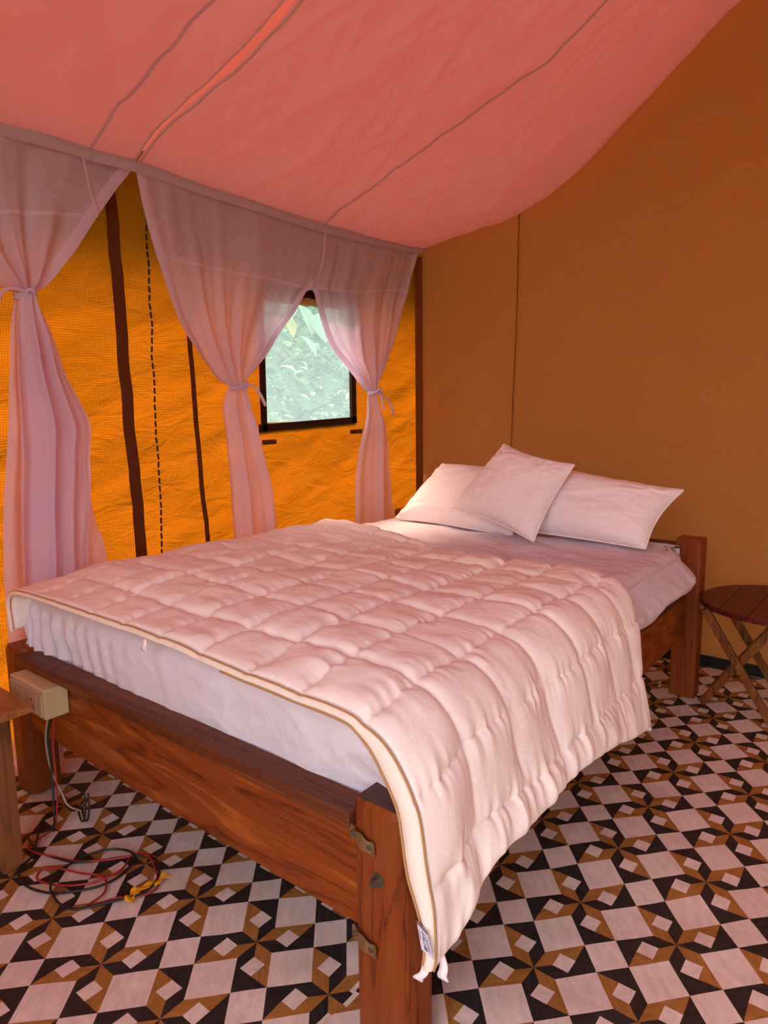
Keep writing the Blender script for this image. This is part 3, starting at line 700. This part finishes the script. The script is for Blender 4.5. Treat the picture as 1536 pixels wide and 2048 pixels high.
# loops of white tape at the corners
def loop(p, d, name='corner_loop'):
    p = Vector(p); V = []
    n = 10
    for i in range(n):
        s = i/(n-1); q = p+Vector((d[0]*s+.006*math.sin(s*5), -.006*math.sin(s*math.pi)+d[1]*s, d[2]*s)); w = .006+.004*s
        V += [q-Vector((w, 0, 0)), q+Vector((w, .002, 0)), q+Vector((w, .006, 0)), q+Vector((-w, .004, 0))]
    F = []
    for i in range(n-1):
        for k in range(4): F.append([i*4+k, i*4+(k+1) % 4, (i+1)*4+(k+1) % 4, (i+1)*4+k])
    F += [[0, 3, 2, 1], [4*n-4, 4*n-3, 4*n-2, 4*n-1]]
    obj(name, V, F, M_PILLOW, com, True)
i0 = int(np.argmin(np.abs(TP[:280, 0, 0]+1.508)))
loop(BP[i0, 0]+np.array([0, -.012, -.004]), (.004, 0, -.032)); loop(BP[-1, 0]+np.array([0, -.004, .0]), (-.010, 0, -.045)); loop(BP[-1, 0]+np.array([.018, .02, .01]), (.012, 0, -.05)); loop(BP[-1, -1]+np.array([0, .0, .0]), (.004, .015, -.022))
# care tag on the front band
k0 = int(np.argmin(np.abs(TP[300:, 0, 2]-.362)))+300; k1 = int(np.argmin(np.abs(TP[300:, 0, 2]-.312)))+300
tb = (bandB[k0]+np.array([.002, -.016, 0])); te = (bandB[k1]+np.array([.002, -.016, 0]))
def tg(u, v, off=0.0):      # u across 0..1, v down 0..1
    p = tb*(1-v)+te*v; return p+np.array([.026*u, -.001-.004*u*(1-v)-off, -.008*u*(1)])
vv_ = [tg(u, v) for v in np.linspace(0, 1, 6) for u in np.linspace(0, 1, 5)]
v2 = [p+np.array([0, .0012, 0]) for p in vv_]; f_ = gridfaces(6, 5)+gridfaces(6, 5, 30, True)
ct = obj('care_tag', vv_+v2, f_, M_TAG, com); ct['label'] = 'small white care tag with black symbols'
def ink(rects, name='print'):
    V, F = [], []
    for (u0, v0, u1, v1) in rects:
        a = len(V); V += [tg(u0, v0, .0006), tg(u1, v0, .0006), tg(u1, v1, .0006), tg(u0, v1, .0006)]; F.append([a, a+1, a+2, a+3])
    obj(name, V, F, M_INK, ct)
R_ = [(0, 0, 1, .05)]
R_ += [(.10, .22, .14, .62)]                                       # small line of type
R_ += [(.34, .72, .60, .76), (.34, .72, .39, .86), (.55, .72, .60, .86), (.34, .82, .60, .86), (.44, .72, .50, .86)]     # washing symbols, read sideways
R_ += [(.34, .52, .38, .66), (.55, .52, .59, .66), (.34, .64, .59, .66)]
R_ += [(.34, .36, .60, .385), (.34, .46, .60, .485), (.40, .36, .44, .48), (.50, .36, .54, .48)]
R_ += [(.36, .18, .58, .20), (.36, .27, .58, .29), (.36, .18, .40, .29), (.54, .18, .58, .29)]
R_ += [(.70, .20+.06*k, .74, .24+.06*k) for k in range(5)]+[(.80, .30, .84, .85), (.72, .55, .75, .80)]
ink(R_)

# ================================================================== PILLOWS
def pillow(name, c, thick, label, cat, group, nx=90, ny=76, pinch=.085, sag=0.0, seed=0, bot=.25):
    """c: BL, BR, TR, TL corners in the world; a stuffed case with a sewn edge"""
    BL, BR, TR, TL = [np.array(q, float) for q in c]
    u = np.linspace(-1, 1, nx); v = np.linspace(-1, 1, ny); u = np.sign(u)*(1-(1-np.abs(u))**1.5); v = np.sign(v)*(1-(1-np.abs(v))**1.5)
    U, Vv = np.meshgrid(u, v, indexing='ij')
    pu = 1-pinch*(1-Vv**2)**1.2*np.abs(U)**3; pv = 1-pinch*1.3*(1-U**2)**1.2*np.abs(Vv)**3*np.where(Vv < 0, bot, 1)
    a = (U*pu+1)/2; b = (Vv*pv+1)/2
    P = ((BL*(1-b)[..., None]+TL*b[..., None])*(1-a)[..., None]+(BR*(1-b)[..., None]+TR*b[..., None])*a[..., None])
    n = np.cross(BR-BL, TL-BL); n /= np.linalg.norm(n)          # towards the room
    if n[1] > 0: n = -n
    h = (np.clip(1-np.abs(U)**2.6, 0, 1)*np.clip(1-np.abs(Vv)**2.4, 0, 1))**.55
    rr = (1-h)*h*4
    wr = .014*fbm(U*2.2+seed, Vv*2.2, 3)*h+.026*rr*ridge(U*5+seed, Vv*5, 3)*(.3+np.abs(U*Vv))+.012*ridge(U*2.2+Vv*1.5+seed, Vv*3-U*1.6, 3)*h
    front = P+n*(h*thick*.62+wr)[..., None]; back = P-n*(h*thick*.45)[..., None]
    front[..., 2] -= sag*h*(1-Vv)*.5
    base = np.array([(BL[0]+BR[0])/2, (BL[1]+BR[1])/2, min(BL[2], BR[2])])
    root = tag(empty(name, base), label, cat, group)
    m = nx*ny; V = np.concatenate([front.reshape(-1, 3), back.reshape(-1, 3)])
    F = gridfaces(nx, ny)+gridfaces(nx, ny, m, True)
    loopi = [i*ny for i in range(nx)]+[(nx-1)*ny+j for j in range(1, ny)]+[i*ny+ny-1 for i in range(nx-2, -1, -1)]+[j for j in range(ny-2, 0, -1)]
    for p_, q_ in zip(loopi, loopi[1:]+loopi[:1]): F.append([p_, q_, q_+m, p_+m])
    fo = obj('case', V, F, M_PILLOW, root, True)
    rim_ = front.reshape(-1, 3)[loopi]; rim_ = np.vstack([rim_, rim_[:1]])
    v_, f_ = tube(rim_, .0035, 6, False); obj('edge_seam', v_, f_, M_PILLOW, root, True)
    return root
pillow('pillow', [(-2.17, 2.79, .682), (-1.47, 2.75, .665), (-1.44, 2.97, .96), (-2.00, 2.97, .955)], .17, 'white pillow at the far left of the bed, partly behind the square cushion', 'pillow', 'white pillows at the head', seed=1)
pillow('pillow', [(-1.50, 2.80, .685), (-.870, 2.735, .680), (-.80, 2.965, .895), (-1.42, 2.98, .97)], .18, 'long white pillow at the right of the bed head with a pointed corner', 'pillow', 'white pillows at the head', seed=5)
pillow('cushion', [(-1.745, 2.665, .785), (-1.285, 2.590, .685), (-1.205, 2.80, .995), (-1.575, 2.85, 1.072)], .13, 'square white cushion propped on one corner against the two pillows', 'cushion', None, seed=9, pinch=.07, bot=1)

# ================================================================== TABLE AT THE LEFT, SOCKET, CABLES
tab = tag(empty('side_table', (-2.1, .55, 0)), 'light wood side table cut by the left edge of the picture', 'table')
obj('table_top', *box2((-2.45, .25, .448), (-1.846, .768, .470), .003), M_TABX, tab)
for x0, y0 in ((-1.955, .670), (-2.44, .670), (-1.955, .27), (-2.44, .27)):
    obj('leg', *box2((x0, y0, 0), (x0+.065, y0+.055, .4485), .003), M_TABZ, tab)
obj('apron', *box2((-2.38, .685, .39), (-1.95, .71, .449), .002), M_TABX, tab)

sock = tag(empty('socket_box', (-2.06, .88, .36)), 'cream plastic switch and socket box fixed under the bed foot rail', 'socket')
sx0, sx1, sz0, sz1 = -2.165, -1.945, .365, .457
obj('box_body', *box2((sx0, .842, sz0), (sx1, .914, sz1), .006, seg=3), M_PLAST, sock)
obj('face_plate', *box2((sx0+.008, .838, sz0+.006), (sx1-.012, .8435, sz1-.012), .002), M_PLAST2, sock)
for k in range(3): obj('switch', *box2((sx0+.020+k*.032, .833, sz0+.016), (sx0+.048+k*.032, .8385, sz1-.024), .003), M_PLAST2, sock)
obj('outlet', *box2((sx0+.122, .834, sz0+.014), (sx0+.186, .8385, sz1-.020), .003), M_PLAST2, sock)
for dx_, dz_, r_ in ((.154, .052, .004), (.144, .034, .0032), (.165, .034, .0032)): obj('socket_hole', *tube([(sx0+dx_, .8345, sz0+dz_), (sx0+dx_, .8335, sz0+dz_)], r_, 10), M_BLACK, sock)
for dx_, dz_ in ((.010, .080), (.208, .010), (.208, .080)): obj('screw', *tube([(sx0+dx_, .8425, sz0+dz_), (sx0+dx_, .8405, sz0+dz_)], .003, 8), M_STEEL, sock)

FL = [(-2.159, 0.83), (-2.064, 0.814), (-2.011, 0.792), (-1.954, 0.776), (-1.902, 0.773), (-1.839, 0.786), (-1.781, 0.814), (-1.732, 0.861), (-1.69, 0.912), (-1.649, 0.949), (-1.615, 0.959), (-1.574, 0.945), (-1.532, 0.913), (-1.514, 0.879), (-1.518, 0.838), (-1.542, 0.796), (-1.573, 0.746), (-1.595, 0.718), (-1.644, 0.704), (-1.701, 0.71), (-1.74, 0.728), (-1.77, 0.755), (-1.784, 0.801), (-1.781, 0.858), (-1.755, 0.904), (-1.718, 0.929), (-1.673, 0.93), (-1.645, 0.903), (-1.627, 0.853), (-1.638, 0.795), (-1.691, 0.727), (-1.739, 0.698), (-1.796, 0.685), (-1.857, 0.693), (-1.88, 0.709), (-1.9, 0.747), (-1.946, 0.782), (-2.03, 0.83)]
z_ = .006
down = [(-2.00, .868, .30), (-1.985, .862, .20), (-1.962, .85, .10), (-1.955, .84, .03), (-1.99, .83, .007)]
blk = smoothpath([(-1.985, .885, .372)]+down+[(x, y, z_+.004*(i % 7 == 3)+.006*(10 < i < 20)) for i, (x, y) in enumerate(FL[2:])], 420)
v, f = tube(blk, .0033, 8); tag(obj('cable', v, f, M_BLACK, None, True, (-1.75, .83, 0)), 'black cable dropping from the socket box and coiled on the floor', 'cable')
red_f = [(x+.012*math.sin(i*1.1), y+.010*math.cos(i*.9)) for i, (x, y) in enumerate(FL[:17])]
tail = [(-1.60, .80), (-1.66, .83), (-1.72, .80), (-1.79, .765), (-1.82, .74), (-1.79, .715), (-1.72, .74), (-1.66, .80), (-1.64, .87), (-1.68, .935), (-1.62, .965)]
redp = smoothpath([(-1.968, .880, .372), (-1.972, .868, .27), (-1.955, .86, .16), (-1.95, .85, .06), (-1.975, .84, .010)]+[(x, y, .007+.005*(i % 5 == 2)) for i, (x, y) in enumerate(red_f[3:]+tail)], 360)
v, f = tube(redp, .0028, 8); tag(obj('cable', v, f, M_RED, None, True, (-1.75, .83, 0)), 'thin red cable dropping from the socket box and looped on the floor', 'cable')
wp = smoothpath([(-2.010, .885, .372), (-2.02, .872, .30), (-2.022, .87, .24), (-2.005, .872, .17), (-1.985, .885, .11), (-1.98, .90, .06), (-2.0, .95, .008)], 80)
v, f = tube(wp, .0028, 8); tag(obj('cable', v, f, M_CREAMW, None, True, (-2.0, .88, 0)), 'pale cream wire hanging under the socket box', 'cable')
wp = smoothpath([(-1.935, .93, .10), (-1.925, .925, .06), (-1.93, .92, .02), (-1.96, .925, .008), (-2.02, .95, .01), (-2.06, .99, .006)], 60)
wp2 = wp+np.array([.012, .006, .004])
v, f = join(tube(wp, .003, 8), tube(wp2, .003, 8)); tag(obj('wire_tail', v, f, M_BLACK, None, True, (-1.97, .94, 0)), 'short twisted black wire tail by the left bed post', 'wire')
tp_ = [(-1.516, .812), (-1.505, .822), (-1.528, .868), (-1.505, .895), (-1.513, .933), (-1.530, .938), (-1.533, .90), (-1.553, .868), (-1.545, .84)]
ty = smoothpath([(x, y, .010) for x, y in ((-1.512, .815), (-1.532, .85), (-1.524, .885), (-1.522, .935))], 30)
Vt = []
for i, p in enumerate(ty):
    w = .012+.004*math.sin(i*.9); tw = .005*math.sin(i*.7); Vt += [p+np.array([-w, -.003, .001+tw]), p+np.array([w, .003, .001-tw*.5+.002]), p+np.array([w, .003, .003-tw*.5+.002]), p+np.array([-w, -.003, .003+tw])]
Ft = [[i*4+k, i*4+(k+1) % 4, i*4+4+(k+1) % 4, i*4+4+k] for i in range(29) for k in range(4)]+[[0, 3, 2, 1], [116, 117, 118, 119]]
tag(obj('tape', Vt, Ft, M_YEL, None, False, (-1.525, .875, 0)), 'crumpled strip of yellow tape under the coiled cables', 'tape')

# ================================================================== FOLDING STOOL AT THE RIGHT
st = tag(empty('folding_stool', (-.47, 3.03, 0)), 'dark red round folding stool with crossed legs by the bed head', 'stool')
SCX, SCY, SR, SZ = -.438, 3.03, .28, .46
n = 64
for k in range(5):           # planks of the round top, running away from the room
    x0 = SCX-SR+k*2*SR/5+.0012; x1 = SCX-SR+(k+1)*2*SR/5-.0012
    m_ = 12; T, B_ = [], []
    edge = []
    for x in np.linspace(x0, x1, m_): edge.append((x, SCY-math.sqrt(max(SR**2-(x-SCX)**2, 1e-6))))
    for x in np.linspace(x1, x0, m_): edge.append((x, SCY+math.sqrt(max(SR**2-(x-SCX)**2, 1e-6))))
    V = [(x, y, SZ) for x, y in edge]+[(SCX+(x-SCX)*.995, SCY+(y-SCY)*.995, SZ+.003) for x, y in edge]+[(x, y, SZ-.018) for x, y in edge]
    N_ = len(edge); F = [[N_+i for i in range(N_)], [2*N_+i for i in range(N_)][::-1]]
    for i in range(N_):
        j = (i+1) % N_; F += [[i, j, N_+j, N_+i], [2*N_+i, 2*N_+j, j, i]]
    obj('top_plank', V, F, M_STOOLY, st)
for yy_ in (2.925, 3.14):
    obj('rail', *box2((-.705, yy_-.011, .412), (-.215, yy_+.011, .4425), .003), M_STLEG, st)
    for xs_ in (-.690, -.43, -.23): obj('screw', *tube([(xs_, yy_-.010, .428), (xs_, yy_-.014, .428)], .005, 10), M_BRASS, st)
def leg(p, q, y): obj('leg', *bar((p[0], y, p[1]), (q[0], y, q[1]), .030, .022), M_STLEG, st)
leg((-.675, .425), (-.412, .008), 2.900); leg((-.682, .010), (-.40, .43), 2.950)
leg((-.675, .425), (-.412, .008), 3.165); leg((-.682, .010), (-.40, .43), 3.115)
for y in (2.8885,): obj('pivot', *tube([(-.5435, y+.001, .216), (-.5435, y-.004, .216)], .006, 12), M_BRASS, st)
obj('stretcher', *tube([(-.5435, 2.912, .216), (-.5435, 3.155, .216)], .007, 10), M_STLEG, st)

# ================================================================== OUTSIDE THE WINDOW
t = NT('hill_grass'); b = t.n('ShaderNodeBsdfPrincipled', Roughness=.9); t.set(b.inputs['Base Color'], t.ramp(t.noise(t.coord(), 6, 4), [(.3, (.06, .12, .04)), (.7, (.16, .28, .08))])); M_GRASS = t.done(b.outputs[0])
xs = np.linspace(-9, -2.62, 40); ys = np.linspace(-3, 10, 50); Xh, Yh = np.meshgrid(xs, ys, indexing='ij')
hz = lambda x, y: -.06+np.clip(-3.5-x, 0, None)*1.5+.25*fbm(x*1.2, y*1.2, 3)*sstep(3.3, 4.2, -x)
structure(obj('hillside', np.stack([Xh, Yh, hz(Xh, Yh)], -1), gridfaces(40, 50, flip=False), M_GRASS, None, True), 'green hillside outside the window')
structure(obj('ground', [(-2.62, -12, -.11), (14, -12, -.11), (14, 12, -.11), (-2.62, 12, -.11)], [[0, 1, 2, 3]], m_bsdf('darkened_earth', (.11, .09, .06), .9)), 'unseen earth around the tent, darkened to bounce less light')  # out of view; kept dark so little light bounces up onto upright faces
t = NT('leaf_green'); gi = t.n('ShaderNodeNewGeometry'); c = t.ramp(gi.outputs['Random Per Island'], [(0, (.02, .055, .03)), (.5, (.075, .17, .08)), (.75, (.24, .42, .18)), (1, (.55, .68, .34))])
d = t.n('ShaderNodeBsdfDiffuse'); t.set(d.inputs[0], c); tr = t.n('ShaderNodeBsdfTranslucent'); t.set(tr.inputs[0], c); mx = t.n('ShaderNodeMixShader'); mx.inputs[0].default_value = .5
t.t.links.new(d.outputs[0], mx.inputs[1]); t.t.links.new(tr.outputs[0], mx.inputs[2]); M_LEAF = t.done(mx.outputs[0])
def leafverts(p, L_, w, az, tilt, roll=0.0):
    d = np.array([math.cos(az)*math.cos(tilt), math.sin(az)*math.cos(tilt), math.sin(tilt)]); s = np.array([-math.sin(az), math.cos(az), .3*roll]); u_ = np.cross(d, s)
    prof_ = ((0, 0), (.25, .8), (.55, 1), (.8, .6), (1, 0)); V = []
    for k, (a, ww) in enumerate(prof_):
        c_ = p+d*L_*a-np.array([0, 0, .35*L_*a*a])
        V += [c_-s*w*ww/2+u_*w*ww*.15, c_, c_+s*w*ww/2+u_*w*ww*.15]
    return V
LF = []
for k in range(4): LF += [[k*3, k*3+1, k*3+4, k*3+3], [k*3+1, k*3+2, k*3+5, k*3+4]]
V, F = [], []
for i in range(13000):
    x = -3.5-random.random()**1.2*2.6; y = 2.0+random.random()*5.2; z = float(hz(np.array([x]), np.array([y]))[0])+random.random()*.30
    L_ = random.choice((.05, .08, .12))*(.7+.6*random.random()); o_n = len(V)
    V += leafverts(np.array([x, y, z]), L_, L_*(.34 if random.random() < .5 else .60), random.uniform(0, 6.28), random.uniform(-.2, 1.1), random.uniform(-1, 1)); F += [[q+o_n for q in f] for f in LF]
o = obj('shrubbery', V, F, M_LEAF, None, True); tag(o, 'mass of bright green leaves on the slope outside the window', 'foliage', kind='stuff')
vine = tag(empty('broadleaf_vine', (-3.6, 3.7, 1.4)), 'broad pale green leaves hanging at the top of the window view', 'plant')
M_VL = [m_cloth('pale_vine_leaf', (.34, .52, .36), .5, 0, 60, wr=30), m_cloth('yellow_vine_leaf', (.50, .50, .16), .5, 0, 60, wr=30)]
for i, (y, z, s, az, tl) in enumerate(((3.60, 1.99, .19, .3, -1.0), (3.76, 1.94, .20, -.4, -.9), (3.52, 1.76, .16, .5, -.7), (3.47, 1.90, .13, .2, -1.1), (3.85, 2.02, .17, .1, -1.2), (3.40, 2.03, .15, -.3, -1.1))):
    p = np.array([-3.66+.04*(i % 3), y, z]); V = leafverts(p, s, s*1.0, az, tl, .3); o = obj('leaf', V, LF, M_VL[i == 3], vine, True)
v, f = tube(smoothpath([(-3.68, 3.15, 2.02), (-3.66, 3.4, 2.0), (-3.66, 3.6, 2.02), (-3.68, 3.8, 2.15), (-3.9, 4.1, .9)], 30), .006, 6); obj('stem', v, f, M_LEAF, vine, True)
